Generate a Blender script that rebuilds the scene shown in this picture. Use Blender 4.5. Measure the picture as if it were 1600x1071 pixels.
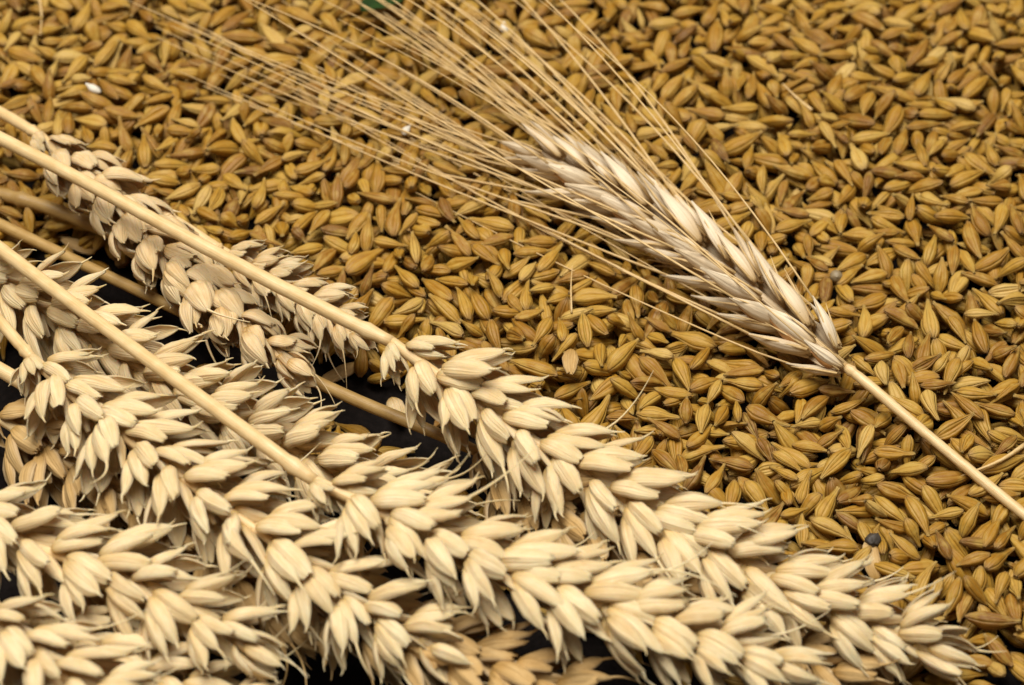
import bpy, math, random
import numpy as np
from mathutils import Vector, Matrix

# ------------------------------------------------------------------ start
for o in list(bpy.data.objects):
    bpy.data.objects.remove(o)
random.seed(11)
RNG = np.random.default_rng(11)
SC = bpy.context.scene
COL = SC.collection
MM = 0.001
PI = math.pi
R = math.radians

# ------------------------------------------------------------------ camera
PW, PH = 1600.0, 1071.0
TILT = R(40.0)
DIST = 434.0                       # mm from the lens to the middle of the picture
LENS, SENSOR = 88.0, 36.0
CAM = Vector((0, -DIST * math.sin(TILT), DIST * math.cos(TILT)))
cd = bpy.data.cameras.new('camera')
cam = bpy.data.objects.new('camera', cd)
COL.objects.link(cam)
cam.location = CAM * MM
cam.rotation_euler = (TILT, 0, 0)
cd.lens = LENS
cd.sensor_width = SENSOR
cd.clip_start = 0.01
cd.clip_end = 20
cd.dof.use_dof = True
cd.dof.focus_distance = 0.420
cd.dof.aperture_fstop = 17.0
cd.dof.aperture_blades = 7
SC.camera = cam

# ------------------------------------------------------------------ light
W = bpy.data.worlds.new('World')
SC.world = W
W.use_nodes = True
bg = W.node_tree.nodes['Background']
bg.inputs[0].default_value = (1.0, 0.95, 0.88, 1)
bg.inputs[1].default_value = 0.14


def area(name, loc, target, size, power, col):
    l = bpy.data.lights.new(name, 'AREA')
    l.shape = 'RECTANGLE'
    l.size, l.size_y = size
    l.energy = power
    l.color = col
    o = bpy.data.objects.new(name, l)
    COL.objects.link(o)
    o.location = loc
    o.rotation_euler = (Vector(target) - Vector(loc)).to_track_quat('-Z', 'Y').to_euler()
    return o


area('window_light', (-0.10, 0.12, 0.95), (0, 0, 0), (0.70, 0.56), 15.8, (1.0, 0.95, 0.87))

SC.render.engine = 'CYCLES'
SC.cycles.max_bounces = 8
SC.cycles.diffuse_bounces = 6
SC.cycles.glossy_bounces = 2
SC.view_settings.view_transform = 'Standard'
SC.view_settings.look = 'None'
SC.view_settings.exposure = 0.0
SC.view_settings.gamma = 1.0
SC.view_settings.use_curve_mapping = False


# ------------------------------------------------------------------ pixel <-> place
def P(px, py, z=0.0):
    """point (mm) at height z that the photograph shows at pixel (px, py)"""
    k = SENSOR / LENS / PW
    x, y = (px - PW / 2) * k, -(py - PH / 2) * k
    c, s = math.cos(TILT), math.sin(TILT)
    d = Vector((x, y * c + s, y * s - c))
    t = (z - CAM.z) / d.z
    return CAM + d * t


def pix(p):
    """pixel of points p (n,3) mm"""
    p = np.atleast_2d(np.array(p, float)) - np.array(CAM)
    c, s = math.cos(TILT), math.sin(TILT)
    yv = p[:, 1] * c + p[:, 2] * s
    dv = p[:, 1] * s - p[:, 2] * c
    k = PW * LENS / SENSOR
    return np.stack([PW / 2 + p[:, 0] / dv * k, PH / 2 - yv / dv * k], 1)


VIEWUP = Vector((0, -math.sin(TILT), math.cos(TILT)))


# ------------------------------------------------------------------ object helpers
def mesh_from(name, verts, faces, st=None, mat=None, sharp=None, smooth=True):
    me = bpy.data.meshes.new(name)
    me.from_pydata([tuple(c * MM for c in v) for v in verts], [], faces)
    if st is not None:
        a = me.attributes.new('st', 'FLOAT_VECTOR', 'POINT')
        a.data.foreach_set('vector', np.array(st, np.float32).ravel())
    if smooth:
        me.polygons.foreach_set('use_smooth', [True] * len(me.polygons))
    if sharp:
        me.set_sharp_from_angle(angle=R(sharp))
    if mat:
        me.materials.append(mat)
    me.update()
    return me


def add(name, me, parent=None, M=None, **props):
    o = bpy.data.objects.new(name, me)
    COL.objects.link(o)
    if parent is not None:
        o.parent = parent
    if M is not None:
        M = M.copy()
        M.translation = M.translation * MM
        o.matrix_local = M
    for k, v in props.items():
        o[k] = v
    return o


def thing(name, label, cat, loc, group=None):
    o = bpy.data.objects.new(name, None)
    o.empty_display_size = 0.004
    COL.objects.link(o)
    o.location = Vector(loc) * MM
    o['label'] = label
    o['category'] = cat
    if group:
        o['group'] = group
    return o


def catmull(pts, n):
    """smooth path through pts, n samples equally spaced along it"""
    p = np.array([tuple(q) for q in pts], float)
    if len(p) == 2:
        p = np.array([p[0], p[0] * .5 + p[1] * .5, p[1]])
    e = np.vstack([2 * p[0] - p[1], p, 2 * p[-1] - p[-2]])
    out = []
    for i in range(1, len(e) - 2):
        t = np.linspace(0, 1, 40, endpoint=False)[:, None]
        a, b, c, d = e[i - 1], e[i], e[i + 1], e[i + 2]
        out.append(.5 * (2 * b + (c - a) * t + (2 * a - 5 * b + 4 * c - d) * t ** 2 + (3 * b - a - 3 * c + d) * t ** 3))
    out = np.vstack(out + [p[-1:]])
    s = np.concatenate([[0], np.cumsum(np.linalg.norm(np.diff(out, axis=0), axis=1))])
    q = np.linspace(0, s[-1], n)
    return np.stack([np.interp(q, s, out[:, k]) for k in range(3)], 1), s[-1]


def tube(path, rad, sides=10, origin=(0, 0, 0), flat=1.0, cap=True, v0=0.0, v1=1.0):
    """verts, faces, st of a tube along path (n,3); the columns are open at the seam so that st runs 0..1"""
    path = np.asarray(path, float) - np.array(origin, float)
    n = len(path)
    rad = np.broadcast_to(np.asarray(rad, float), (n,))
    tan = np.gradient(path, axis=0)
    tan /= np.linalg.norm(tan, axis=1)[:, None] + 1e-12
    ref = np.array([0.02, -.05, 1.0])
    vs, st, fs = [], [], []
    m = sides + 1
    for i in range(n):
        a = np.cross(tan[i], ref)
        a /= np.linalg.norm(a) + 1e-12
        b = np.cross(a, tan[i])
        for j in range(m):
            th = 2 * PI * j / sides - PI / 2
            vs.append(path[i] + rad[i] * (math.cos(th) * a + math.sin(th) * b * flat))
            st.append((j / sides, v0 + (v1 - v0) * i / (n - 1), 0.5))
    for i in range(n - 1):
        for j in range(sides):
            k = i * m + j
            fs.append((k, k + 1, k + m + 1, k + m))
    if cap:
        fs.append(tuple(range(sides - 1, -1, -1)))
        fs.append(tuple((n - 1) * m + j for j in range(sides)))
    return vs, fs, st


# ------------------------------------------------------------------ materials
class NT:
    def __init__(self, name):
        self.m = bpy.data.materials.new(name)
        self.m.use_nodes = True
        self.t = self.m.node_tree
        self.b = self.t.nodes['Principled BSDF']

    def n(self, typ, **kw):
        x = self.t.nodes.new(typ)
        for k, v in kw.items():
            if k.startswith('i_'):
                key = k[2:]
                key = int(key) if key.isdigit() else key.replace('_', ' ')
                if hasattr(v, 'is_linked') or isinstance(v, bpy.types.NodeSocket):
                    self.t.links.new(v, x.inputs[key])
                else:
                    x.inputs[key].default_value = v
            else:
                setattr(x, k, v)
        return x

    def math(self, op, a, b=0.0, c=0.0, clamp=False):
        x = self.t.nodes.new('ShaderNodeMath')
        x.operation = op
        x.use_clamp = clamp
        for i, v in enumerate((a, b, c)):
            if isinstance(v, bpy.types.NodeSocket):
                self.t.links.new(v, x.inputs[i])
            else:
                x.inputs[i].default_value = v
        return x.outputs[0]

    def ramp(self, fac, stops, interp='LINEAR'):
        x = self.t.nodes.new('ShaderNodeValToRGB')
        x.color_ramp.interpolation = interp
        e = x.color_ramp.elements
        while len(e) < len(stops):
            e.new(0.5)
        for el, (p, c) in zip(e, stops):
            el.position = p
            el.color = (*c, 1) if len(c) == 3 else c
        self.t.links.new(fac, x.inputs[0])
        return x.outputs[0]

    def mix(self, fac, a, b, blend='MIX'):
        x = self.t.nodes.new('ShaderNodeMix')
        x.data_type = 'RGBA'
        x.blend_type = blend
        x.clamp_factor = True
        for sock, v in ((x.inputs[0], fac), (x.inputs[6], a), (x.inputs[7], b)):
            if isinstance(v, bpy.types.NodeSocket):
                self.t.links.new(v, sock)
            else:
                sock.default_value = v if not isinstance(v, tuple) or len(v) == 4 else (*v, 1)
        return x.outputs[2]

    def link(self, a, b):
        self.t.links.new(a, b)


def st_nodes(N):
    a = N.n('ShaderNodeAttribute', attribute_name='st')
    s = N.n('ShaderNodeSeparateXYZ', i_0=a.outputs['Vector'])
    return s.outputs[0], s.outputs[1], s.outputs[2]


def grain_material(name, per_object):
    N = NT(name)
    u, v, tone = st_nodes(N)
    if per_object:
        tone = N.n('ShaderNodeAttribute', attribute_type='OBJECT', attribute_name='tone').outputs['Fac']
    seed = N.math('MULTIPLY', tone, 91.7)
    base = N.ramp(tone, [(0, (.17, .072, .007)), (.2, (.285, .132, .010)), (.5, (.395, .208, .018)),
                         (.8, (.48, .285, .040)), (1, (.60, .42, .135))])
    # fine lengthwise fibres
    vec = N.n('ShaderNodeCombineXYZ', i_0=N.math('MULTIPLY', u, 34), i_1=N.math('MULTIPLY', v, 2.2), i_2=seed)
    fib = N.n('ShaderNodeTexNoise', i_Vector=vec.outputs[0], i_Scale=1.0, i_Detail=3.0, i_Roughness=.6).outputs['Fac']
    col = N.mix(N.ramp(fib, [(.32, (.0,) * 3), (.72, (1,) * 3)]), N.mix(1.0, base, (.80, .70, .52), 'MULTIPLY'), base)
    # larger husk blotches
    vec2 = N.n('ShaderNodeCombineXYZ', i_0=N.math('MULTIPLY', u, 4), i_1=N.math('MULTIPLY', v, 3), i_2=seed)
    bl = N.n('ShaderNodeTexNoise', i_Vector=vec2.outputs[0], i_Scale=1.0, i_Detail=2.0).outputs['Fac']
    col = N.mix(N.math('MULTIPLY', N.ramp(bl, [(.48, (0,) * 3), (.72, (1,) * 3)]), .55), col, (.50, .335, .075))
    col = N.mix(N.math('MULTIPLY', N.ramp(bl, [(.22, (1,) * 3), (.42, (0,) * 3)]), .55), col, (.25, .112, .012))
    # the five veins of the husk, a little paler/greyer
    veins = N.math('POWER', N.math('ABSOLUTE', N.math('SINE', N.math('MULTIPLY', u, PI * 7))), 9)
    col = N.mix(N.math('MULTIPLY', veins, .14), col, (.62, .44, .15))
    # dry ends: pale beak, darker germ end
    col = N.mix(N.ramp(v, [(.86, (0,) * 3), (1, (.75,) * 3)]), col, (.52, .35, .11))
    col = N.mix(N.ramp(v, [(.0, (.6,) * 3), (.14, (0,) * 3)]), col, (.34, .20, .075))
    N.link(col, N.b.inputs['Base Color'])
    N.b.inputs['Roughness'].default_value = .52
    N.b.inputs['Specular IOR Level'].default_value = .38
    h = N.math('ADD', N.math('MULTIPLY', fib, .6), N.math('ADD', N.math('MULTIPLY', veins, .55), N.math('MULTIPLY', bl, 1.1)))
    bp = N.n('ShaderNodeBump', i_Height=h, i_Strength=.9, i_Distance=.00026)
    N.link(bp.outputs[0], N.b.inputs['Normal'])
    return N.m


def husk_material(name, ca, cb, cbase, sss=.0, lines=11, rough=.5):
    """papery wheat and barley scales"""
    N = NT(name)
    u, v, _ = st_nodes(N)
    rnd = N.n('ShaderNodeObjectInfo').outputs['Random']
    seed = N.math('MULTIPLY', rnd, 73.0)
    vec = N.n('ShaderNodeCombineXYZ', i_0=N.math('MULTIPLY', u, 26), i_1=N.math('MULTIPLY', v, 1.5), i_2=seed)
    fib = N.n('ShaderNodeTexNoise', i_Vector=vec.outputs[0], i_Scale=1.0, i_Detail=4.0, i_Roughness=.6).outputs['Fac']
    vec2 = N.n('ShaderNodeCombineXYZ', i_0=N.math('MULTIPLY', u, 3), i_1=N.math('MULTIPLY', v, 2.2), i_2=seed)
    big = N.n('ShaderNodeTexNoise', i_Vector=vec2.outputs[0], i_Scale=1.0, i_Detail=3.0).outputs['Fac']
    col = N.mix(N.ramp(big, [(.36, (0,) * 3), (.66, (1,) * 3)]), ca, cb)
    col = N.mix(N.math('MULTIPLY', N.ramp(fib, [(.40, (1,) * 3), (.60, (0,) * 3)]), .50), col,
                N.mix(1.0, col, (.80, .72, .58), 'MULTIPLY'))
    # thin membranous margins are greyer; this also paints grey shading between scales
    ed = N.math('ABSOLUTE', N.math('SUBTRACT', u, .5))
    col = N.mix(N.ramp(ed, [(.26, (0,) * 3), (.44, (.6,) * 3)]), col, (.56, .45, .295))
    # warmer straw at the scale base, strengthened to paint in amber crevice shading
    col = N.mix(N.ramp(v, [(0, (.95,) * 3), (.12, (.55,) * 3), (.36, (0,) * 3)]), col, cbase)
    # each scale weathered a little differently
    col = N.mix(N.math('MULTIPLY', rnd, .38), col, N.mix(1.0, col, (.84, .73, .55), 'MULTIPLY'))
    # tiny mould specks
    g = N.n('ShaderNodeCombineXYZ', i_0=N.math('MULTIPLY', u, 9), i_1=N.math('MULTIPLY', v, 18), i_2=seed)
    sp = N.n('ShaderNodeTexNoise', i_Vector=g.outputs[0], i_Scale=1.0, i_Detail=1.0).outputs['Fac']
    col = N.mix(N.ramp(sp, [(.79, (0,) * 3), (.83, (.55,) * 3)]), col, (.22, .15, .08))
    N.link(col, N.b.inputs['Base Color'])
    N.b.inputs['Roughness'].default_value = rough
    N.b.inputs['Specular IOR Level'].default_value = .2
    N.b.inputs['Subsurface Weight'].default_value = sss
    N.b.inputs['Subsurface Radius'].default_value = (.0016, .0008, .0003)
    N.b.inputs['Subsurface Scale'].default_value = 1.0
    ln = N.math('ABSOLUTE', N.math('SINE', N.math('MULTIPLY', u, PI * lines)))
    h = N.math('ADD', N.math('MULTIPLY', fib, .8), N.math('MULTIPLY', N.math('POWER', ln, 3), .22))
    bp = N.n('ShaderNodeBump', i_Height=h, i_Strength=.85, i_Distance=.00026)
    N.link(bp.outputs[0], N.b.inputs['Normal'])
    return N.m


def straw_material(name, ca, cb, rough=.36):
    N = NT(name)
    u, v, _ = st_nodes(N)
    rnd = N.math('MULTIPLY', N.n('ShaderNodeObjectInfo').outputs['Random'], 50.0)
    vec = N.n('ShaderNodeCombineXYZ', i_0=N.math('MULTIPLY', u, 60), i_1=N.math('MULTIPLY', v, 7), i_2=rnd)
    fib = N.n('ShaderNodeTexNoise', i_Vector=vec.outputs[0], i_Scale=1.0, i_Detail=3.0).outputs['Fac']
    vec2 = N.n('ShaderNodeCombineXYZ', i_0=N.math('MULTIPLY', u, 5), i_1=N.math('MULTIPLY', v, 14), i_2=rnd)
    big = N.n('ShaderNodeTexNoise', i_Vector=vec2.outputs[0], i_Scale=1.0, i_Detail=3.0).outputs['Fac']
    col = N.mix(N.ramp(big, [(.35, (0,) * 3), (.66, (1,) * 3)]), ca, cb)
    col = N.mix(N.math('MULTIPLY', N.ramp(fib, [(.38, (1,) * 3), (.6, (0,) * 3)]), .45), col,
                N.mix(1.0, col, (.76, .66, .50), 'MULTIPLY'))
    N.link(col, N.b.inputs['Base Color'])
    N.b.inputs['Roughness'].default_value = rough
    N.b.inputs['Specular IOR Level'].default_value = .4
    bp = N.n('ShaderNodeBump', i_Height=fib, i_Strength=.5, i_Distance=.00012)
    N.link(bp.outputs[0], N.b.inputs['Normal'])
    return N.m


def plain_material(name, ca, cb, scale, rough=.6, bump=.0003):
    N = NT(name)
    tc = N.n('ShaderNodeTexCoord').outputs['Object']
    nz = N.n('ShaderNodeTexNoise', i_Vector=tc, i_Scale=scale, i_Detail=5.0, i_Roughness=.65).outputs['Fac']
    N.link(N.mix(N.ramp(nz, [(.35, (0,) * 3), (.65, (1,) * 3)]), ca, cb), N.b.inputs['Base Color'])
    N.b.inputs['Roughness'].default_value = rough
    bp = N.n('ShaderNodeBump', i_Height=nz, i_Strength=.5, i_Distance=bump)
    N.link(bp.outputs[0], N.b.inputs['Normal'])
    return N.m


M_GRAIN = grain_material('barley_husk', False)
M_GRAIN_O = grain_material('barley_husk_single', True)
M_WHEAT = husk_material('wheat_chaff', (.83, .685, .435), (.75, .575, .32), (.62, .415, .15), sss=.22)
M_WHEAT_TAN = husk_material('wheat_chaff_tan', (.765, .60, .37), (.67, .495, .265), (.52, .31, .09), sss=.22)
M_WHEAT_DULL_SHADED = husk_material('wheat_chaff_dull_shaded', (.64, .45, .21), (.54, .35, .14), (.42, .24, .06))  # darker wheat chaff: shade painted into the low ears, dull tone for loose flakes
M_BARLEY = husk_material('barley_chaff', (.84, .73, .55), (.78, .65, .47), (.62, .43, .19), lines=9)
M_AWN = straw_material('awn_straw', (.78, .575, .29), (.68, .46, .19))
M_STRAW = straw_material('stalk_straw', (.79, .595, .32), (.71, .50, .235))
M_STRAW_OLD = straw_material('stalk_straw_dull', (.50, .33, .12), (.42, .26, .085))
M_TABLE = plain_material('dark_cloth', (.006, .0045, .004), (.012, .009, .008), 900, .95)
M_TABLE.node_tree.nodes['Principled BSDF'].inputs['Specular IOR Level'].default_value = .08
M_LEAF_SPEC = .15
M_KERNEL = plain_material('bare_kernel', (.36, .16, .045), (.46, .23, .075), 500, .42, .0001)
M_LEAF = plain_material('green_leaf', (.012, .032, .006), (.022, .052, .009), 400, .8)
M_LEAF.node_tree.nodes['Principled BSDF'].inputs['Specular IOR Level'].default_value = M_LEAF_SPEC
M_SEED = plain_material('weed_seed', (.30, .23, .13), (.22, .16, .085), 700, .5)
M_SEED_DARK = plain_material('dark_weed_seed', (.035, .028, .022), (.06, .047, .035), 900, .6)
M_STARCH = plain_material('pale_fragment', (.74, .70, .60), (.62, .56, .44), 700, .6)

# ------------------------------------------------------------------ wheat ears: where they lie (pixels, height in mm)
# ear: base -> tip of the ear;  stalk: free end -> base of the ear
EARS = [
    dict(key='B', ear=[(612, 535, 17), (760, 640, 16), (930, 752, 14), (1130, 872, 11), (1330, 965, 8), (1520, 1040, 6)],
         stalk=[(-60, 186, 17), (120, 278, 17.5), (330, 392, 18), (520, 490, 18), (612, 535, 17)], roll=74, size=1.0, fan=1.0,
         mat='W', label='long pale wheat ear nearest the barley grains, its straight stalk crossing the tan ear'),
    dict(key='C', ear=[(492, 752, 19), (640, 822, 19), (830, 905, 18), (1040, 978, 16), (1290, 1062, 13)],
         stalk=[(-60, 344, 17), (110, 472, 19), (300, 612, 20), (440, 715, 20), (492, 752, 19)], roll=52, size=1.0, fan=.95,
         mat='W', label='pale wheat ear at bottom centre whose thick stalk runs from the left edge'),
    dict(key='A', ear=[(50, 560, 15), (150, 648, 16), (290, 752, 17), (430, 850, 16), (560, 948, 14), (745, 1045, 12)],
         stalk=[(-60, 440, 14), (-10, 492, 14), (50, 560, 15)], roll=62, size=1.0, fan=1.05,
         mat='W', label='bushy pale wheat ear just below the thick stalk, with fans of scales spread downward'),
    dict(key='F', ear=[(-30, 420, 9), (120, 512, 10), (270, 608, 10), (430, 690, 10), (600, 772, 9), (740, 830, 7)],
         stalk=[(-120, 370, 9), (-30, 420, 9)], roll=100, size=1.0, fan=1.0,
         mat='W', label='pale wheat ear lying under the thick stalk, partly hidden by it'),
    dict(key='D', ear=[(62, 212, 9), (160, 302, 9), (270, 408, 9), (380, 508, 9), (500, 612, 7)],
         stalk=[(-60, 150, 7), (0, 176, 7.5), (62, 212, 8)], roll=55, size=1.0, fan=.42, lean=17, short=.76,
         mat='T', label='tan wheat ear with plump rounded spikelets at upper left, crossed by a straight stalk'),
    dict(key='H', ear=[(752, 708, 5), (880, 800, 8), (1020, 890, 8), (1160, 980, 6)],
         stalk=[(-60, 322, 2), (140, 418, 2.5), (300, 496, 3), (510, 604, 3), (660, 668, 4), (752, 708, 5)], roll=80, size=.92, fan=.9,
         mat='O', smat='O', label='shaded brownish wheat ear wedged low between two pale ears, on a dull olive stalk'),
    dict(key='G', ear=[(-60, 792, 15), (60, 856, 16), (190, 902, 16), (300, 962, 15), (445, 1052, 12)],
         stalk=[(-140, 760, 14), (-60, 792, 15)], roll=58, size=1.0, fan=1.0,
         mat='W', label='pale wheat ear at lower left whose tip carries a long thin bristle'),
    dict(key='I', ear=[(-40, 952, 20), (50, 1016, 20), (140, 1085, 20), (260, 1150, 18)],
         stalk=[(-120, 900, 20), (-40, 952, 20)], roll=50, size=.95, fan=.9,
         mat='W', label='pale wheat ear cut off by the bottom left corner of the photo'),
    dict(key='K', ear=[(-20, 642, 8), (90, 712, 8), (220, 800, 8), (370, 905, 7), (520, 1010, 6)],
         stalk=[(-100, 592, 8), (-20, 642, 8)], roll=70, size=.95, fan=.9,
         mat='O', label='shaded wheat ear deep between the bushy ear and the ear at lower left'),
    dict(key='P', ear=[(70, 985, 11), (200, 1040, 11), (330, 1100, 10), (460, 1170, 9)],
         stalk=[(-60, 925, 11), (70, 985, 11)], roll=40, size=.95, fan=.8,
         mat='W', label='wheat ear with plump scales half hidden beneath the lower left ear at the bottom edge'),
    dict(key='O', ear=[(345, 392, 6), (440, 446, 6), (510, 490, 6), (585, 545, 6)],
         stalk=[(230, 318, 8), (345, 392, 7)], roll=80, size=.62, fan=.8,
         mat='T', label='small papery wheat ear half hidden beneath the straight upper stalk'),
    dict(key='L', ear=[(480, 910, 8), (620, 985, 9), (800, 1055, 9), (980, 1125, 8)],
         stalk=[(400, 865, 8), (480, 910, 8)], roll=70, size=.95, fan=.9,
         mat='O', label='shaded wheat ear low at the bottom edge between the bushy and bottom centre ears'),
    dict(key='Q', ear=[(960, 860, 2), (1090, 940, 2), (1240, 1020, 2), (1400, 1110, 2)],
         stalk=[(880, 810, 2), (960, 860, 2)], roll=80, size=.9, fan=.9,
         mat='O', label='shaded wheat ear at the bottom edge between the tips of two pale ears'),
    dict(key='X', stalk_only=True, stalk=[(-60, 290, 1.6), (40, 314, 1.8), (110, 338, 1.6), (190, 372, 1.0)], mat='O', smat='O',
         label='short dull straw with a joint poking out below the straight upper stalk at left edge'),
    dict(key='Y', stalk_only=True, stalk=[(-60, 545, 13), (0, 578, 12), (90, 632, 10)], mat='W',
         label='straw stalk end at the left edge running under the bushy wheat ear'),
]
BARLEY_EAR = [(1322, 574, 6.0), (1180, 455, 6.5), (1040, 352, 6.5), (900, 268, 6.5), (790, 210, 6)]
BARLEY_STALK = [(1680, 868, 3.0), (1560, 772, 3.5), (1440, 672, 4.5), (1360, 604, 5.5), (1322, 574, 6.0)]

# ------------------------------------------------------------------ table
def make_table():
    n = 40
    xs = np.linspace(-420, 420, n)
    ys = np.linspace(-360, 480, n)
    v = [(x, y, -7.0 + .25 * math.sin(x * .11 + y * .07) + .2 * math.sin(y * .17)) for y in ys for x in xs]
    f = [(j * n + i, j * n + i + 1, (j + 1) * n + i + 1, (j + 1) * n + i) for j in range(n - 1) for i in range(n - 1)]
    o = add('table', mesh_from('table', v, f, mat=M_TABLE))
    o['kind'] = 'structure'


make_table()

# ------------------------------------------------------------------ barley grain shape
GP_T = [0, .05, .15, .28, .42, .57, .72, .84, .93, 1.0]
GP_R = [.20, .46, .78, .97, 1.0, .88, .66, .42, .25, .16]
GN, GM = 14, 10


def grain_variant(rs):
    """unit grain: length 1 along y (centred), half width and half height 1 in x and z; (verts, st)"""
    rr = np.array(GP_R) * (1 + rs.normal(0, .035, GM))
    rr[-1] *= rs.uniform(.5, 2.0)
    rr[-2] *= rs.uniform(.8, 1.2)
    rr[0] *= rs.uniform(.7, 1.5)
    tt = np.array(GP_T) ** rs.uniform(.85, 1.12)
    if rs.random() < .3:                       # a long beak, the stub of the awn
        tt = np.where(np.arange(GM) < GM - 2, tt * .86, tt)
    bend = rs.normal(0, .17)
    bz = rs.normal(0.03, .07)
    crease = rs.uniform(.30, .52)
    rib = rs.uniform(.03, .075)
    vs, st = [], []
    for i in range(GM):
        y = tt[i] - .5
        bow = (1 - (2 * y) ** 2)
        for j in range(GN + 1):
            a = 2 * PI * j / GN              # 0 and 2pi: the crease (pointing down, -z)
            x, z = math.sin(a), -math.cos(a)
            d = min(a, 2 * PI - a)
            k = 1 - crease * math.exp(-(d / .34) ** 2) * min(1, bow * 1.6)
            k *= 1 + .05 * math.exp(-((d - .8) / .3) ** 2)
            k *= 1 + rib * math.cos(5 * a + PI) * bow
            jag = rs.normal(0, .012) if i in (0, GM - 1) else 0
            vs.append((rr[i] * x * k + bend * bow, y + jag, rr[i] * z * k + bz * bow))
            st.append((j / GN, tt[i], .5))
    return np.array(vs), np.array(st)


GF = []
for i in range(GM - 1):
    for j in range(GN):
        k = i * (GN + 1) + j
        GF.append((k, k + 1, k + GN + 2, k + GN + 1))
GCAPS = [tuple(range(GN - 1, -1, -1)), tuple((GM - 1) * (GN + 1) + j for j in range(GN))]
rsv = np.random.default_rng(5)
GV = [grain_variant(rsv) for _ in range(16)]

# ------------------------------------------------------------------ pour the grains: each one settles on those below it
X0, X1, Y0, Y1, CELL = -130.0, 130.0, -92.0, 150.0, .5
NX, NY = int((X1 - X0) / CELL), int((Y1 - Y0) / CELL)
HM = np.full((NX, NY), -6.6)
gx, gy = np.meshgrid(X0 + (np.arange(NX) + .5) * CELL, Y0 + (np.arange(NY) + .5) * CELL, indexing='ij')
ceil = 1.2 + 1.1 * np.sin(gx * .055 + 1.2 + .8 * np.sin(gy * .04)) * np.sin(gy * .06 + .4) + .7 * np.sin(gx * .13 + gy * .1)


def seg_dist(pts):
    d = np.full(gx.shape, 1e9)
    for (ax, ay), (bx, by) in zip(pts[:-1], pts[1:]):
        vx, vy = bx - ax, by - ay
        t = np.clip(((gx - ax) * vx + (gy - ay) * vy) / (vx * vx + vy * vy), 0, 1)
        d = np.minimum(d, np.hypot(gx - ax - t * vx, gy - ay - t * vy))
    return d


# the heap thins out towards the lower left, where the wheat lies on the dark cloth
e0, e1 = P(-200, 300), P(1180, 960)
nrm = Vector((-(e1.y - e0.y), e1.x - e0.x)).normalized()
sd = (gx - e0.x) * nrm.x + (gy - e0.y) * nrm.y        # >0: grain side
ceil = ceil + np.clip(sd - 2, -20, 0) * .42
for e in EARS:
    z_off = {'D': -3.0, 'B': -4.5, 'O': -3.5, 'H': -6.5, 'Q': -6.5, 'F': -3.5}.get(e['key'])
    if z_off is not None and 'ear' in e:
        d = seg_dist([tuple(P(*q))[:2] for q in e['ear']])
        rad, k = (15, .30) if e['key'] == 'B' else (9, .25)
        ceil = np.where(d < rad, np.minimum(ceil, z_off + 1.0 + d * k), ceil)
    if e['key'] in ('H', 'X'):
        d = seg_dist([tuple(P(*q))[:2] for q in e['stalk']])
        ceil = np.where(d < 2.2, np.minimum(ceil, -.6), ceil)
        if e['key'] == 'H':                      # hollow in the heap beside this stalk, down to the cloth
            d = seg_dist([tuple(P(*q))[:2] for q in ((90, 400, 0), (330, 510, 0), (560, 600, 0), (760, 700, 0))])
            ceil = np.where(d < 9, np.minimum(ceil, -5.4 + np.clip(d - 5, 0, 9) * .8), ceil)
d = seg_dist([tuple(P(*q))[:2] for q in BARLEY_EAR])
ceil = np.where(d < 8, np.minimum(ceil, .8 + d * .1), ceil)

SU = np.linspace(-.46, .46, 15)
SR = np.interp(SU + .5, GP_T, GP_R)
SA = np.linspace(0, 2 * PI, 12, endpoint=False)
SAMP = np.array([(r * math.sin(a), uu, -r * math.cos(a)) for uu, r in zip(SU, SR) for a in SA])


def rots(yaw, pitch, roll):
    """stack of rotation matrices: roll about the long axis, then pitch, then yaw"""
    yaw, pitch = np.broadcast_arrays(np.atleast_1d(yaw), np.atleast_1d(pitch))
    cy, sy, cp, sp = np.cos(yaw), np.sin(yaw), np.cos(pitch), np.sin(pitch)
    cr, sr = math.cos(roll), math.sin(roll)
    m = np.empty((len(yaw), 3, 3))
    m[:, 0, 0] = cy * cr - sy * sp * sr
    m[:, 0, 1] = -sy * cp
    m[:, 0, 2] = cy * sr + sy * sp * cr
    m[:, 1, 0] = sy * cr + cy * sp * sr
    m[:, 1, 1] = cy * cp
    m[:, 1, 2] = sy * sr - cy * sp * cr
    m[:, 2, 0] = -cp * sr
    m[:, 2, 1] = sp
    m[:, 2, 2] = cp * cr
    return m


def settle(pts, m, x, y):
    """height at which the grain comes to rest on the heap, for each matrix"""
    p = pts @ m.transpose(0, 2, 1)
    ix = ((p[:, :, 0] + np.reshape(x, (-1, 1)) - X0) / CELL).astype(np.int32)
    iy = ((p[:, :, 1] + np.reshape(y, (-1, 1)) - Y0) / CELL).astype(np.int32)
    return p, ix, iy, (HM[ix, iy] - p[:, :, 2]).max(1)


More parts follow.
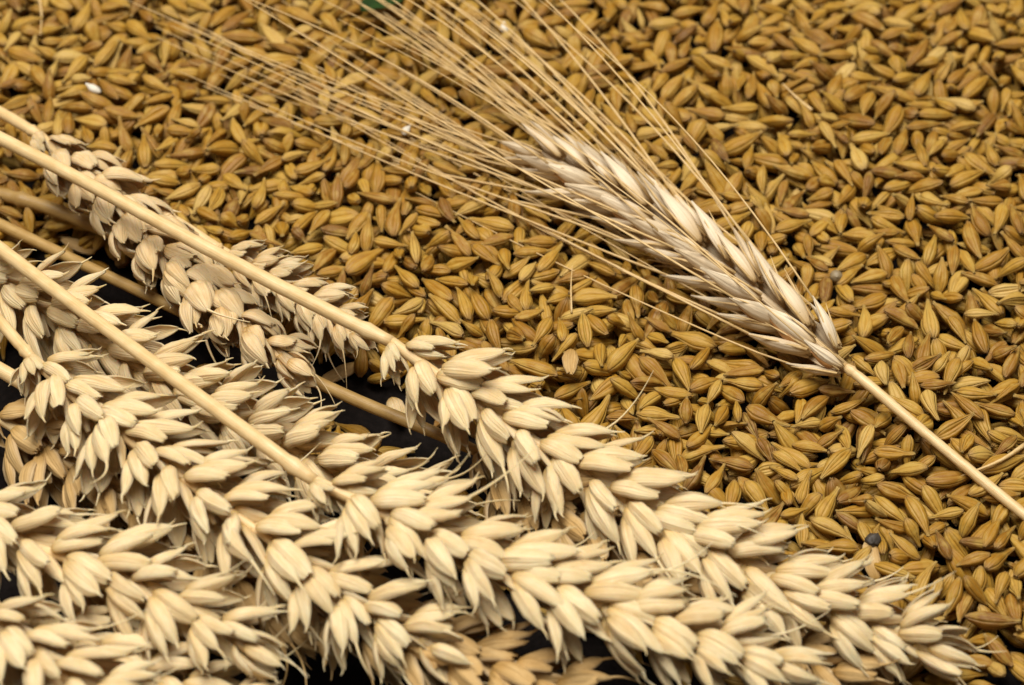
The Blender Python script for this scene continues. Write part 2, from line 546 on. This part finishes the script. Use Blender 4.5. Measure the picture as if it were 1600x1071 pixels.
grains = []
fails = 0
IDM = np.full((NX, NY), -1)
spots = None
while fails < 260 and len(grains) < 8600:
    if spots is None or len(grains) % 250 == 0 and fails == 0:
        low = np.argwhere((HM + 1.7 < ceil)[14:-14, 14:-14]) + 14
        if len(low) < 900:
            break
        spots = low
    L = float(np.clip(RNG.normal(7.35, .85), 5.2, 9.8))
    wd = L * RNG.uniform(.162, .208)
    if RNG.random() < .06:
        L *= .72
    ht = wd * RNG.uniform(.76, .92)
    S3 = np.array([wd, L, ht])
    roll = RNG.choice([0.0, PI, RNG.uniform(0, 2 * PI)], p=[.42, .38, .20]) + RNG.normal(0, .28)
    pts = SAMP * S3
    pick = spots[RNG.integers(len(spots), size=5)]
    xs, ys = X0 + (pick[:, 0] + RNG.random(5)) * CELL, Y0 + (pick[:, 1] + RNG.random(5)) * CELL
    yaws = RNG.uniform(0, 2 * PI, 5)
    zs = settle(pts, rots(yaws, 0.0, roll), xs, ys)[3]
    cs = ceil[pick[:, 0], pick[:, 1]]
    k = int(np.argmin(zs - cs))
    x, y, yaw, c = xs[k], ys[k], yaws[k], cs[k]
    steep = RNG.random() < .12
    tilts = np.array([.6, -.6, .9, -.9] if steep else [0.0, -.5, -.32, -.16, .16, .32, .5])
    ms = rots(yaw, tilts, roll)
    p, ix, iy, zs = settle(pts, ms, x, y)
    k = int(np.argmin(zs))
    z, pitch, Rm, p, ix, iy = zs[k] - .18, tilts[k], ms[k], p[k], ix[k], iy[k]
    if z + p[:, 2].max() > c + (2.4 if steep else 1.1):
        fails += 1
        continue
    fails = 0
    zz = z + p[:, 2]
    up = zz > HM[ix, iy]
    HM[ix[up], iy[up]] = np.maximum(HM[ix[up], iy[up]], zz[up])
    IDM[ix[up], iy[up]] = len(grains)
    tone = float(np.clip(RNG.beta(1.8, 1.55), 0, 1))
    grains.append((x, y, z, Rm, S3, int(RNG.integers(len(GV))), tone, roll, pitch))
print('grains', len(grains))

# how large each grain shows in the photograph
cnt = np.zeros(len(grains))
vis = IDM >= 0
pp = pix(np.stack([gx[vis], gy[vis], HM[vis]], 1))
depth = (gy[vis] - CAM.y) * math.sin(TILT) - (HM[vis] - CAM.z) * math.cos(TILT)
inside = (pp[:, 0] > 8) & (pp[:, 0] < PW - 8) & (pp[:, 1] > 8) & (pp[:, 1] < PH - 8)


def near_path(pp, pts, rad):
    d = np.full(len(pp), 1e9)
    for a, b in zip(pts[:-1], pts[1:]):
        a, b = np.array(a[:2], float), np.array(b[:2], float)
        t = np.clip(((pp - a) @ (b - a)) / ((b - a) @ (b - a)), 0, 1)
        d = np.minimum(d, np.linalg.norm(pp - a - t[:, None] * (b - a), axis=1))
    return d < rad


covered = np.zeros(len(pp), bool)
for e in EARS:
    if 'ear' in e:
        covered |= near_path(pp, e['ear'], 95 * e['size'])
    covered |= near_path(pp, e['stalk'], 14)
covered |= near_path(pp, BARLEY_EAR, 62) | near_path(pp, BARLEY_STALK, 12)
# everything below the wheat line is hidden
covered |= (pp[:, 1] - 560) * 1.0 > (pp[:, 0] - 560) * .62 + 30
wgt = np.where(inside & ~covered, (400.0 / depth) ** 2, 0)
np.add.at(cnt, IDM[vis], wgt)
order = np.argsort(-cnt)
single = set(int(i) for i in order[:300])

# the 300 that show largest: objects of their own
gm_cache = {}
for k, (v, st) in enumerate(GV):
    gm_cache[k] = mesh_from('barley_grain', v / MM * MM, GF + GCAPS, st, M_GRAIN_O)   # unit size; scaled per grain
TONE = [(.30, 'brownish'), (.47, 'amber'), (.66, 'golden'), (2, 'pale')]


def where(px, py):
    """a landmark that the photograph shows near this spot (at most four words)"""
    ly = 574 + (px - 1322) * .83
    if px > 1330 and abs(py - ly) < 45:
        return 'touching the barley stalk'
    if py < 90:
        return 'near top edge'
    if math.hypot(px - 1306, py - 436) < 75:
        return 'near round weed seed'
    if math.hypot(px - 1362, py - 850) < 80:
        return 'near dark weed seed'
    if math.hypot(px - 893, py - 460) < 70:
        return 'near upright loose awn'
    if px > 1500:
        return 'near right edge'
    if px > 1330:
        return 'above barley stalk' if py < ly else 'far below barley stalk' if py - ly > 190 else 'below barley stalk'
    if py < 560 + (px - 1322) * .72:
        return 'right of barley ear' if px > 1000 else 'behind the awns'
    if py > 560 + (px - 560) * .58 - 120:
        return 'beside the wheat tip' if px > 1150 else 'beside the wheat'
    if px > 1130:
        return 'under barley ear neck'
    if px < 700:
        return 'between stalk and awns'
    if py < 420:
        return 'just under the awns'
    return 'left of barley ear'


used = set()
for i in sorted(single):
    x, y, z, Rm, S3, var, tone, roll, pitch = grains[i]
    M = Matrix.Translation((x, y, z)) @ Matrix([list(r) for r in Rm]).to_4x4() @ Matrix.Diagonal((*S3, 1))
    q = pix((x, y, z))[0]
    ax = Vector(Rm[:, 1]) * S3[1] * .5
    e2 = pix([(x + ax.x, y + ax.y, z + ax.z), (x - ax.x, y - ax.y, z - ax.z)])
    dv = e2[0] - e2[1]
    ang = math.degrees(math.atan2(-dv[1], dv[0])) % 180
    lie = 'level' if ang < 22 or ang > 158 else 'leaning right' if ang < 68 else 'upright' if ang < 112 else 'leaning left'
    t = next(n for lim, n in TONE if tone < lim)
    asp = S3[0] / S3[1]
    build = 'small' if S3[1] < 6.4 else 'large' if S3[1] > 8.1 else 'plump' if asp > .193 else 'slim' if asp < .176 else 'mid-sized'
    r = (roll + PI) % (2 * PI) - PI
    pose = 'back up' if abs(r) < .8 else 'crease up' if abs(r) > 2.3 else 'on edge'
    lab = f'{build} {t} barley grain, {pose}, {lie}, {where(*q)}, {q[0] / PW * 100:.0f}% across {q[1] / PH * 100:.0f}% down'
    add('barley_grain', gm_cache[var], None, M, label=lab, category='grain',
        group='barley grains on top of the heap', tone=tone)

# all the others: one mass
vv, ss, ff = [], [], []
nv = len(GV[0][0])
quad = np.array(GF)
cap0 = np.array([(0, GN - j - 1, GN - j) for j in range(1, GN - 1)])
k0 = (GM - 1) * (GN + 1)
cap1 = np.array([(k0, k0 + j, k0 + j + 1) for j in range(1, GN - 1)])
rest = [g for i, g in enumerate(grains) if i not in single]
for g in rest:
    x, y, z, Rm, S3, var, tone = g[:7]
    v, st = GV[var]
    vv.append((v * S3) @ Rm.T + (x, y, z))
    s = st.copy()
    s[:, 2] = tone
    ss.append(s)
V = np.vstack(vv) * MM
S = np.vstack(ss)
off = np.arange(len(rest)) * nv
Q = (quad[None] + off[:, None, None]).reshape(-1, 4)
T = (np.vstack([cap0, cap1])[None] + off[:, None, None]).reshape(-1, 3)
me = bpy.data.meshes.new('barley_heap')
me.vertices.add(len(V))
me.vertices.foreach_set('co', V.astype(np.float32).ravel())
me.loops.add(Q.size + T.size)
me.loops.foreach_set('vertex_index', np.concatenate([Q.ravel(), T.ravel()]).astype(np.int32))
me.polygons.add(len(Q) + len(T))
me.polygons.foreach_set('loop_start', np.concatenate([np.arange(len(Q)) * 4, Q.size + np.arange(len(T)) * 3]).astype(np.int32))
me.update(calc_edges=True)
me.polygons.foreach_set('use_smooth', np.ones(len(me.polygons), bool))
at = me.attributes.new('st', 'FLOAT_VECTOR', 'POINT')
at.data.foreach_set('vector', S.astype(np.float32).ravel())
me.materials.append(M_GRAIN)
heap = add('barley_grain_heap', me, label='heap of loose golden brown barley grains filling the background', category='grain', kind='stuff')

# ------------------------------------------------------------------ wheat scales
def scale_mesh(name, mat, L, hw, dp, rs, kind, awn=1.2):
    """boat-shaped scale: y along, back towards +z; kind 'lemma' (pointed) or 'glume' (shouldered tip)"""
    if kind == 'glume':
        T_ = [0, .06, .15, .27, .40, .53, .66, .78, .88, .95, 1.0]
        W_ = [.34, .57, .80, .96, 1.0, .99, .94, .85, .71, .57, .42]
    else:
        T_ = [0, .06, .15, .27, .40, .53, .66, .78, .88, .95, 1.0]
        W_ = [.36, .60, .84, .98, 1.0, .96, .86, .70, .50, .33, .17]
    W_ = np.array(W_) * (1 + rs.normal(0, .03, len(W_)))
    NO, NI = 17, 7
    bow = rs.uniform(.3, .9)
    tip = rs.uniform(-1.0, 1.5)
    side = rs.normal(0, .45)
    keel = rs.uniform(.12, .30)
    kpos = rs.normal(0, .16)
    wrink = rs.uniform(0, 2 * PI)
    pleat = rs.uniform(.04, .16)
    vs, st, fs = [], [], []
    for i, t in enumerate(T_):
        w, dd = hw * W_[i], dp * (W_[i] ** .8) * (1.0 if t < .5 else 1 - .35 * (t - .5) / .5)
        cx = side * t ** 2.2
        cz = bow * math.sin(PI * t) + tip * t ** 4
        hollow = min(1.0, max(0.0, (t - .45) / .35))
        jag = [0.0] * NO
        if i == len(T_) - 1 and kind == 'glume':
            jag = [rs.uniform(-.5, .3) for _ in range(NO)]
            jag[NO // 2] = rs.uniform(.3, .9)
        flare = 1 + .10 * hollow * math.sin(wrink)
        outer = []
        for j in range(NO):
            f = j / (NO - 1)
            ph = (f * 2 - 1) * R(104)
            kk = 1 + keel * math.exp(-((ph - kpos) / .20) ** 2) - pleat * math.exp(-((abs(ph - kpos) - .55) / .2) ** 2) + .03 * math.sin(ph * 6 + wrink + t * 2)
            x = w * math.sin(ph) * flare
            z = dd * math.cos(ph) * kk
            outer.append((x, z))
            vs.append((cx + x, t * L + jag[j], cz + z))
            st.append((f, t, .5))
        for j in range(NI):
            f = 1 - (j + .5) / NI
            ph = (f * 2 - 1) * R(92)
            x = .90 * w * math.sin(ph)
            full = -.30 * dd + .1 * math.cos(ph) * dd
            shell = dd * math.cos(ph) - .30
            vs.append((cx + x, t * L - .1 * hollow, cz + full * (1 - hollow) + shell * hollow))
            st.append((f, t, .5))
    n = NO + NI
    m = len(T_)
    for i in range(m - 1):
        for j in range(n):
            a, b = i * n + j, i * n + (j + 1) % n
            fs.append((a, b, b + n, a + n))
    fs.append(tuple(range(n - 1, -1, -1)))
    fs.append(tuple((m - 1) * n + j for j in range(n)))
    # beak or awn growing out of the tip
    if awn > 0:
        k = 8 if awn > 3 else 4
        cx, cz = side, tip + dp * .12
        dirx, dirz = side * .12 + rs.normal(0, .12), tip * .35 + rs.normal(0, .12)
        cur = rs.normal(0, .28, 2)
        path = []
        for q in range(k + 1):
            f = q / k
            path.append((cx + dirx * awn * f + cur[0] * awn * f * f, L * .96 + awn * f * .97,
                         cz + dirz * awn * f * .5 + cur[1] * awn * f * f))
        tv, tf, ts = tube(path, np.linspace(.27, .07, k + 1), 5)
        o = len(vs)
        vs += [tuple(v) for v in tv]
        st += [(.5, .9, .5)] * len(tv)
        fs += [tuple(q + o for q in f) for f in tf]
    return mesh_from(name, vs, fs, st, mat, sharp=62)


rs = np.random.default_rng(21)
WM = {}
for key, mat in (('W', M_WHEAT), ('T', M_WHEAT_TAN), ('O', M_WHEAT_DULL_SHADED)):
    plump = 1.22 if key == 'T' else 1.0
    WM[key] = dict(
        glume=[scale_mesh('glume', mat, rs.uniform(8.0, 9.2), rs.uniform(1.6, 1.95) * plump, rs.uniform(1.0, 1.35), rs, 'glume', rs.uniform(.3, 1.0)) for _ in range(8)],
        lemma=[scale_mesh('lemma', mat, rs.uniform(9.4, 11.2), rs.uniform(1.55, 1.95) * plump, rs.uniform(1.05, 1.45), rs, 'lemma', rs.uniform(.7, 2.8)) for _ in range(14)],
        bristle=[scale_mesh('lemma', mat, rs.uniform(9.2, 10.8), rs.uniform(1.5, 1.85) * plump, rs.uniform(1.05, 1.4), rs, 'lemma', rs.uniform(4, 13)) for _ in range(8)])
tv, tf, ts = tube([(0, -1.2, -.8), (0, 0, -.3), (0, 2, 0), (0, 4, .2), (0, 6, .3)], [.9, 1.0, .9, .7, .4], 8)
RACHILLA = {k: mesh_from('spikelet', tv, tf, ts, m) for k, m in (('W', M_WHEAT), ('T', M_WHEAT_TAN), ('O', M_WHEAT_DULL_SHADED))}


def spikelet(parent, M, key, fan, end, rs, short=1.0):
    sp = add('spikelet', RACHILLA[key], parent, M)
    ms = WM[key]

    def put(name, pool, pos, fz, tx, ry, sc):
        f = (Matrix.Translation(pos) @ Matrix.Rotation(R(fz), 4, 'Z') @ Matrix.Rotation(R(tx), 4, 'X')
             @ Matrix.Rotation(R(ry), 4, 'Y') @ Matrix.Diagonal((sc * (-1 if rs.random() < .5 else 1), sc * short * rs.uniform(.93, 1.06), sc, 1)))
        add(name, pool[int(rs.integers(len(pool)))], sp, f)

    g = rs.normal
    # two glumes, then florets alternating left and right up the little axis, each leaning further out
    for s in (-1, 1):
        put('glume', ms['glume'], (s * 1.35, -.2, -.6), -s * (16 * fan + g(0, 5)), -9 * fan + g(0, 6), s * (72 + g(0, 12)), rs.uniform(.88, 1.08))
        pool = ms['bristle'] if rs.random() < .15 + .4 * end else ms['lemma']
        put('lemma', pool, (s * 1.35, .6, .5), -s * (13 * fan + g(0, 5)), 3 * fan + g(0, 6), s * (64 + g(0, 12)), rs.uniform(.88, 1.08))
        pool = ms['bristle'] if rs.random() < .06 + .3 * end else ms['lemma']
        put('lemma', pool, (s * .95, 1.6, 1.4), -s * (9 * fan + g(0, 5)), 14 * fan + g(0, 7), s * (54 + g(0, 14)), rs.uniform(.80, 1.0))
    s = 1 if rs.random() < .5 else -1
    put('lemma', ms['lemma'], (s * .3, 2.4, 1.8), -s * (3 * fan + g(0, 6)), 20 * fan + g(0, 7), s * (20 + g(0, 16)), rs.uniform(.74, .9))
    put('lemma', ms['lemma'], (g(0, .3), 1.6, -.9), g(0, 6), g(-8, 4), 180 + g(0, 20), rs.uniform(.85, .98))
    return sp


def stalk_part(root, pts, mat, radius, rs, node_at=None):
    K = 90
    path, ln = catmull(pts, K)
    path[1:-1] += rs.normal(0, .012, (K - 2, 3))
    rad = np.full(K, radius) * (1 + .03 * np.sin(np.linspace(0, 11, K) + rs.uniform(0, 6)))
    rad[-8:] *= np.linspace(1, .86, 8)
    if node_at:
        i = int(node_at * (K - 1))
        rad[i] *= 1.28
        rad[i + 1] *= 1.08
    vs, fs, st = tube(path, rad, 14, root.location / MM, v1=ln / 40)
    return add('stalk', mesh_from('stalk', vs, fs, st, mat), root)


def wheat(e):
    rs = np.random.default_rng(sum(map(ord, e['key'])) * 7 + 3)
    key = e['mat']
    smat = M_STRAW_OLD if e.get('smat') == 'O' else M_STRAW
    spts = [P(*q) for q in e['stalk']]
    if e['stalk'][0][0] < 0:                # goes on beyond the left edge
        spts.insert(0, spts[0] + (spts[0] - spts[1]).normalized() * 42)
    if e.get('stalk_only'):
        root = thing('straw_stalk', e['label'], 'stalk', spts[0], 'loose straw stalks')
        stalk_part(root, spts, smat, 1.25, rs, .72 if e['key'] == 'X' else None)
        return
    root = thing('wheat_ear', e['label'], 'wheat ear', spts[-1], 'wheat ears')
    stalk_part(root, spts, smat, 1.2 if e['key'] in 'BC' else 1.05, rs, .97)
    epts = [P(*q) for q in e['ear']]
    size = e['size']
    pitch = 3.55 * size
    _, ln = catmull(epts, 10)
    n = max(8, int((ln - 8 * size) / pitch))
    path, ln = catmull(epts, n * 4 + 1)
    tan = np.gradient(path, axis=0)
    tan /= np.linalg.norm(tan, axis=1)[:, None]
    k_end = int(len(path) * (1 - 8 * size / ln))
    vs, fs, st = tube(path[:k_end], np.linspace(1.0, .7, k_end), 8, root.location / MM)
    add('rachis', mesh_from('rachis', vs, fs, st, M_STRAW), root)
    twist = rs.normal(0, 6)
    for i in range(n + 1):
        f = i / n
        j = min(int(f * (k_end - 1)), len(path) - 1)
        p, t = Vector(path[j]), Vector(tan[j])
        up = (VIEWUP - t * VIEWUP.dot(t)).normalized()
        S = Matrix.Rotation(R(e['roll'] + twist * f + rs.normal(0, 5)), 3, t) @ up
        if i % 2:
            S = -S
        a = R(e.get('lean', 26) + rs.normal(0, 5))
        if i == n:                                   # end spikelet: turned a quarter, in line with the ear
            S = Matrix.Rotation(R(90), 3, t) @ S
            a = R(3)
        yv = (t * math.cos(a) + S * math.sin(a)).normalized()
        zv = (S * math.cos(a) - t * math.sin(a)).normalized()
        xv = yv.cross(zv)
        M_tw = Matrix.Rotation(R(rs.normal(0, 11)), 4, 'Y')
        sz = .97 * size * (min(1, .58 + f * 4.0) if f < .2 else 1 - .22 * max(0, (f - .7) / .3)) * rs.uniform(.95, 1.05)
        M = Matrix(((xv.x, yv.x, zv.x), (xv.y, yv.y, zv.y), (xv.z, yv.z, zv.z))).to_4x4()
        M = Matrix.Translation(p - root.location / MM + S * (.9 * size if i < n else 0)) @ M @ M_tw @ Matrix.Diagonal((sz, sz, sz, 1))
        spikelet(root, M, key, e['fan'], max(0, f - .6) * 1.6, rs, e.get('short', 1.0))


for e in EARS:
    wheat(e)

# ------------------------------------------------------------------ barley ear
def kernel_mesh(rs, L):
    T_ = [0, .06, .15, .28, .42, .56, .70, .82, .92, 1.0]
    W_ = np.array([.30, .50, .74, .95, 1.0, .88, .66, .42, .24, .13]) * (1 + rs.normal(0, .03, 10))
    n = 12
    hw, dp = rs.uniform(1.5, 1.8), rs.uniform(.75, .95)
    bow, side = rs.uniform(.1, .5), rs.normal(0, .2)
    vs, st, fs = [], [], []
    for i, t in enumerate(T_):
        for j in range(n + 1):
            a = 2 * PI * j / n
            k = 1 + .10 * math.exp(-((a - PI) / .35) ** 2)
            vs.append((hw * W_[i] * math.sin(a) + side * t * t, t * L, -dp * W_[i] * math.cos(a) * k + bow * math.sin(PI * t)))
            st.append((j / n, t, .5))
    for i in range(len(T_) - 1):
        for j in range(n):
            k = i * (n + 1) + j
            fs.append((k, k + 1, k + n + 2, k + n + 1))
    fs.append(tuple(range(n - 1, -1, -1)))
    fs.append(tuple((len(T_) - 1) * (n + 1) + j for j in range(n)))
    return mesh_from('spikelet', vs, fs, st, M_BARLEY)


def barley():
    rs = np.random.default_rng(77)
    epts = [P(*q) for q in BARLEY_EAR]
    spts = [P(*q) for q in BARLEY_STALK]
    root = thing('barley_ear', 'single bearded barley ear with long fine awns lying on the loose grains', 'barley ear', spts[-1])
    o = stalk_part(root, spts, M_STRAW, .88, rs, .985)
    path, ln = catmull(epts, 200)
    tan = np.gradient(path, axis=0)
    tan /= np.linalg.norm(tan, axis=1)[:, None]
    vs, fs, st = tube(path[:185:6], np.linspace(.85, .5, len(path[:185:6])), 8, root.location / MM, flat=.6)
    add('rachis', mesh_from('rachis', vs, fs, st, M_BARLEY), root)
    pool = [kernel_mesh(rs, rs.uniform(10.8, 12.6)) for _ in range(10)]
    tv, tf, ts = tube([(0, 0, 0), (.3, 3.5, .1), (.5, 7, .5)], [.28, .22, .05], 5)
    gl = mesh_from('glume', tv, tf, ts, M_AWN)
    brown = mesh_from('bare_kernel', *scaled_grain(1.0, 7.0, .75), M_KERNEL)
    org = root.location / MM
    node = 3.1
    n = int((ln - 9) / node)
    for i in range(n + 1):
        f = i / n
        j = int(f * 199 * (ln - 9) / ln)
        p, t = Vector(path[j]), Vector(tan[j])
        up = (VIEWUP - t * VIEWUP.dot(t)).normalized()
        lat = t.cross(up)
        env = (min(1, .72 + f * 3) if f < .12 else 1 - .25 * max(0, (f - .75) / .25))
        sgn = 1 if i % 2 else -1
        # three spikelets at each node, on one side of the flat ear
        for q, ang in enumerate((0, 62, -58)):
            th = R(-12) + (0 if sgn > 0 else PI) + R(ang + rs.normal(0, 6))
            S = (lat * math.cos(th) + up * (math.sin(th) * .75)).normalized()
            a = R(rs.normal(17.0, 3.5) * (1.45 if S.dot(lat) < -.4 else 1.0))
            yv = (t * math.cos(a) + S * math.sin(a)).normalized()
            zv = (S * math.cos(a) - t * math.sin(a)).normalized()
            xv = yv.cross(zv)
            sz = env * rs.uniform(1.0, 1.14) * (1.0 if q == 0 else .94)
            M = Matrix(((xv.x, yv.x, zv.x), (xv.y, yv.y, zv.y), (xv.z, yv.z, zv.z))).to_4x4()
            base = p + (lat * math.cos(th) * 1.9 + up * (math.sin(th) * 1.5)) * env
            M = Matrix.Translation(base - org) @ M @ Matrix.Diagonal((sz, sz, sz, 1))
            k = add('spikelet', pool[int(rs.integers(len(pool)))], root, M)
            for sx in (-1, 1):
                add('glume', gl, k, Matrix.Translation((sx * 1.15, .4, .5)) @ Matrix.Rotation(R(-sx * 7 + rs.normal(0, 4)), 4, 'Z') @ Matrix.Diagonal((-sx, rs.uniform(.9, 1.5), 1, 1)))
            if rs.random() < .5 and S.dot(lat) < .3:
                add('bare_kernel', brown, k, Matrix.Translation((-1.25, 5.2, .0)))
            # the awn
            if rs.random() < (.3 if q else .05):
                continue
            tipw = base + yv * 11.2 * sz
            length = rs.uniform(78, 118) * (1 - .25 * f)
            la = S.dot(lat) * (.085 if S.dot(lat) > 0 else .125) + rs.normal(0, .055)
            ua = max(-.02, S.dot(up)) * .10 + rs.normal(.01, .02)
            d1 = (t + lat * la + up * ua).normalized()
            t_end = Vector(tan[-1])
            pts = []
            for s in np.linspace(0, 1, 14):
                w = min(1, s * 5)
                dd = (yv * (1 - w) + d1 * w).normalized()
                q3 = tipw + (yv * .35 + d1 * .65).normalized() * length * s
                q3 = q3 + lat * (math.copysign(1, la) * 2.0 * math.sin(PI * s)) + (t_end - t) * length * .18 * s * s
                q3.z = max(q3.z - 5.0 * s * s, 2.6 + 1.6 * math.sin(i * 1.7 + q))
                pts.append(q3)
            mi = M.inverted()
            loc = [mi @ (Vector(x) - org) for x in pts]
            loc[0] = Vector((0, 10.4, .1))
            tv2, tf2, ts2 = tube([tuple(x) for x in loc], np.linspace(.23, .08, 14), 5, v1=4)
            add('awn', mesh_from('awn', tv2, tf2, ts2, M_AWN), k)
    return root


def scaled_grain(hw, L, hh):
    v, st = GV[0]
    return v * np.array([hw, L, hh]), GF + GCAPS, st


barley()

# ------------------------------------------------------------------ small things lying on the grains
def surf(px, py):
    p = P(px, py, 0)
    ix, iy = int((p.x - X0) / CELL), int((p.y - Y0) / CELL)
    z = float(HM[max(0, ix - 1):ix + 2, max(0, iy - 1):iy + 2].max())
    return P(px, py, z)


def seed_round(px, py, r, mat, label, squash=.9, lump=.03):
    rs = np.random.default_rng(int(px))
    vs, fs, st = [], [], []
    n, m = 14, 9
    for i in range(m):
        a = PI * i / (m - 1)
        for j in range(n):
            b = 2 * PI * j / n
            k = r * (1 + rs.normal(0, lump)) * (1 + .10 * math.exp(-(a / .35) ** 2))
            vs.append((k * math.sin(a) * math.cos(b), k * math.sin(a) * math.sin(b), k * math.cos(a) * squash))
    for i in range(m - 1):
        for j in range(n):
            fs.append((i * n + j, i * n + (j + 1) % n, (i + 1) * n + (j + 1) % n, (i + 1) * n + j))
    p = surf(px, py)
    M = Matrix.Translation(p + Vector((0, 0, r * .55))) @ Matrix.Rotation(R(50), 4, 'X')
    add('weed_seed', mesh_from('weed_seed', vs, fs, None, mat), None, M, label=label, category='seed')


seed_round(1306, 436, 1.15, M_SEED, 'small round greyish weed seed right of the barley ear')
seed_round(1362, 850, 1.35, M_SEED_DARK, 'small dark shrivelled weed seed among grains above the pale wheat tip', .7, .13)


def shard(name, px, py, l, w, h, yaw, mat, label, cat):
    """broken bit: a lumpy half almond"""
    v, st = grain_variant(np.random.default_rng(int(px + py)))
    v = v * np.array([w / 2, l, h / 2])
    p = surf(px, py)
    M = Matrix.Translation(p + Vector((0, 0, h * .3))) @ Matrix.Rotation(R(yaw), 4, 'Z') @ Matrix.Rotation(R(12), 4, 'X')
    add(name, mesh_from(name, v, GF + GCAPS, st, mat), None, M, label=label, category=cat)


shard('grain_fragment', 789, 44, 2.6, 1.7, 1.2, 8, M_STARCH, 'tiny white grain fragment near the top edge beside the awns', 'fragment')
shard('grain_fragment', 636, 206, 2.4, 1.5, 1.2, -30, M_STARCH, 'tiny white grain fragment under the awns left of the barley ear', 'fragment')
shard('grain_fragment', 146, 140, 3.4, 1.6, 1.3, 60, M_STARCH, 'split white grain at upper left above the tan wheat ear', 'fragment')


def leaf(px, py):
    p = surf(px, py)
    vs, fs = [], []
    n, m = 9, 5
    for i in range(n):
        t = i / (n - 1)
        w = 2.6 * (math.sin(PI * (.08 + .86 * t)) ** .8) * (1 + .12 * math.sin(t * 17))
        for j in range(m):
            s = j / (m - 1) * 2 - 1
            for zz in (0.0, -.18):
                vs.append((s * w, (t - .5) * 9, .9 * abs(s) ** 1.5 + .7 * math.sin(t * 4) + zz))
    for i in range(n - 1):
        for j in range(m - 1):
            a = (i * m + j) * 2
            b = ((i + 1) * m + j) * 2
            fs.append((a, a + 2, b + 2, b))
            fs.append((a + 1, b + 1, b + 3, a + 3))
    for i in range(n - 1):
        a, b = i * m * 2, (i + 1) * m * 2
        fs.append((a, b, b + 1, a + 1))
        a, b = (i * m + m - 1) * 2, ((i + 1) * m + m - 1) * 2
        fs.append((a, a + 1, b + 1, b))
    for i in (0, n - 1):
        for j in range(m - 1):
            a = (i * m + j) * 2
            fs.append((a, a + 1, a + 3, a + 2))
    M = Matrix.Translation(p + Vector((0, 0, 1.2))) @ Matrix.Rotation(R(-62), 4, 'Z')
    add('leaf_scrap', mesh_from('leaf_scrap', vs, fs, None, M_LEAF), None, M,
        label='dark green leaf scrap at the top edge behind the awns', category='leaf')


leaf(598, 14)


def bristle(pts, r, label):
    q = [surf(a, b) + Vector((0, 0, z)) for a, b, z in pts]
    path, ln = catmull(q, 12)
    vs, fs, st = tube(path, np.linspace(r, r * .35, 12), 6, q[0], v1=1)
    add('awn_fragment', mesh_from('awn_fragment', vs, fs, st, M_AWN), None, Matrix.Translation(q[0]), label=label, category='awn')


bristle([(1268, 176, .6), (1244, 158, .9), (1222, 138, 1.2)], .34, 'short loose awn piece among the grains at upper right')
bristle([(893, 492, .5), (892, 455, 1.2), (894, 425, 1.6)], .20, 'thin loose awn standing upright left of the barley ear')
bristle([(1600, 700, .8), (1560, 726, .9), (1500, 748, .6)], .42, 'loose awn piece at the right edge beside the barley stalk')
bristle([(330, 55, .6), (365, 74, .9), (402, 90, .8)], .26, 'short loose awn piece at upper left above the awns')
bristle([(62, 0, .6), (66, 30, .9), (64, 60, .8)], .3, 'loose awn piece at the top left corner')


def flake(px, py, yaw, tilt, key, label):
    '''a single chaff scale lying loose'''
    me = WM[key]['glume'][int(px) % 8]
    p = surf(px, py)
    M = Matrix.Translation(p + Vector((0, 0, .9))) @ Matrix.Rotation(R(yaw), 4, 'Z') @ Matrix.Rotation(R(tilt), 4, 'X') @ Matrix.Diagonal((.8, .8, .5, 1))
    add('chaff_flake', me, None, M, label=label, category='chaff')


flake(612, 628, 200, 8, 'T', 'loose chaff flake in the dark hollow above the dull stalk')
flake(560, 575, 120, -10, 'O', 'loose chaff flake in the dark hollow below the straight upper stalk')
flake(150, 400, 70, 6, 'O', 'loose chaff flake in shade left of the tan wheat ear')
flake(893, 552, 172, 10, 'O', 'torn husk flake on the grains just below the upright loose awn')
flake(1368, 912, 10, 12, 'O', 'greyish husk flake among grains just below the dark shrivelled seed')
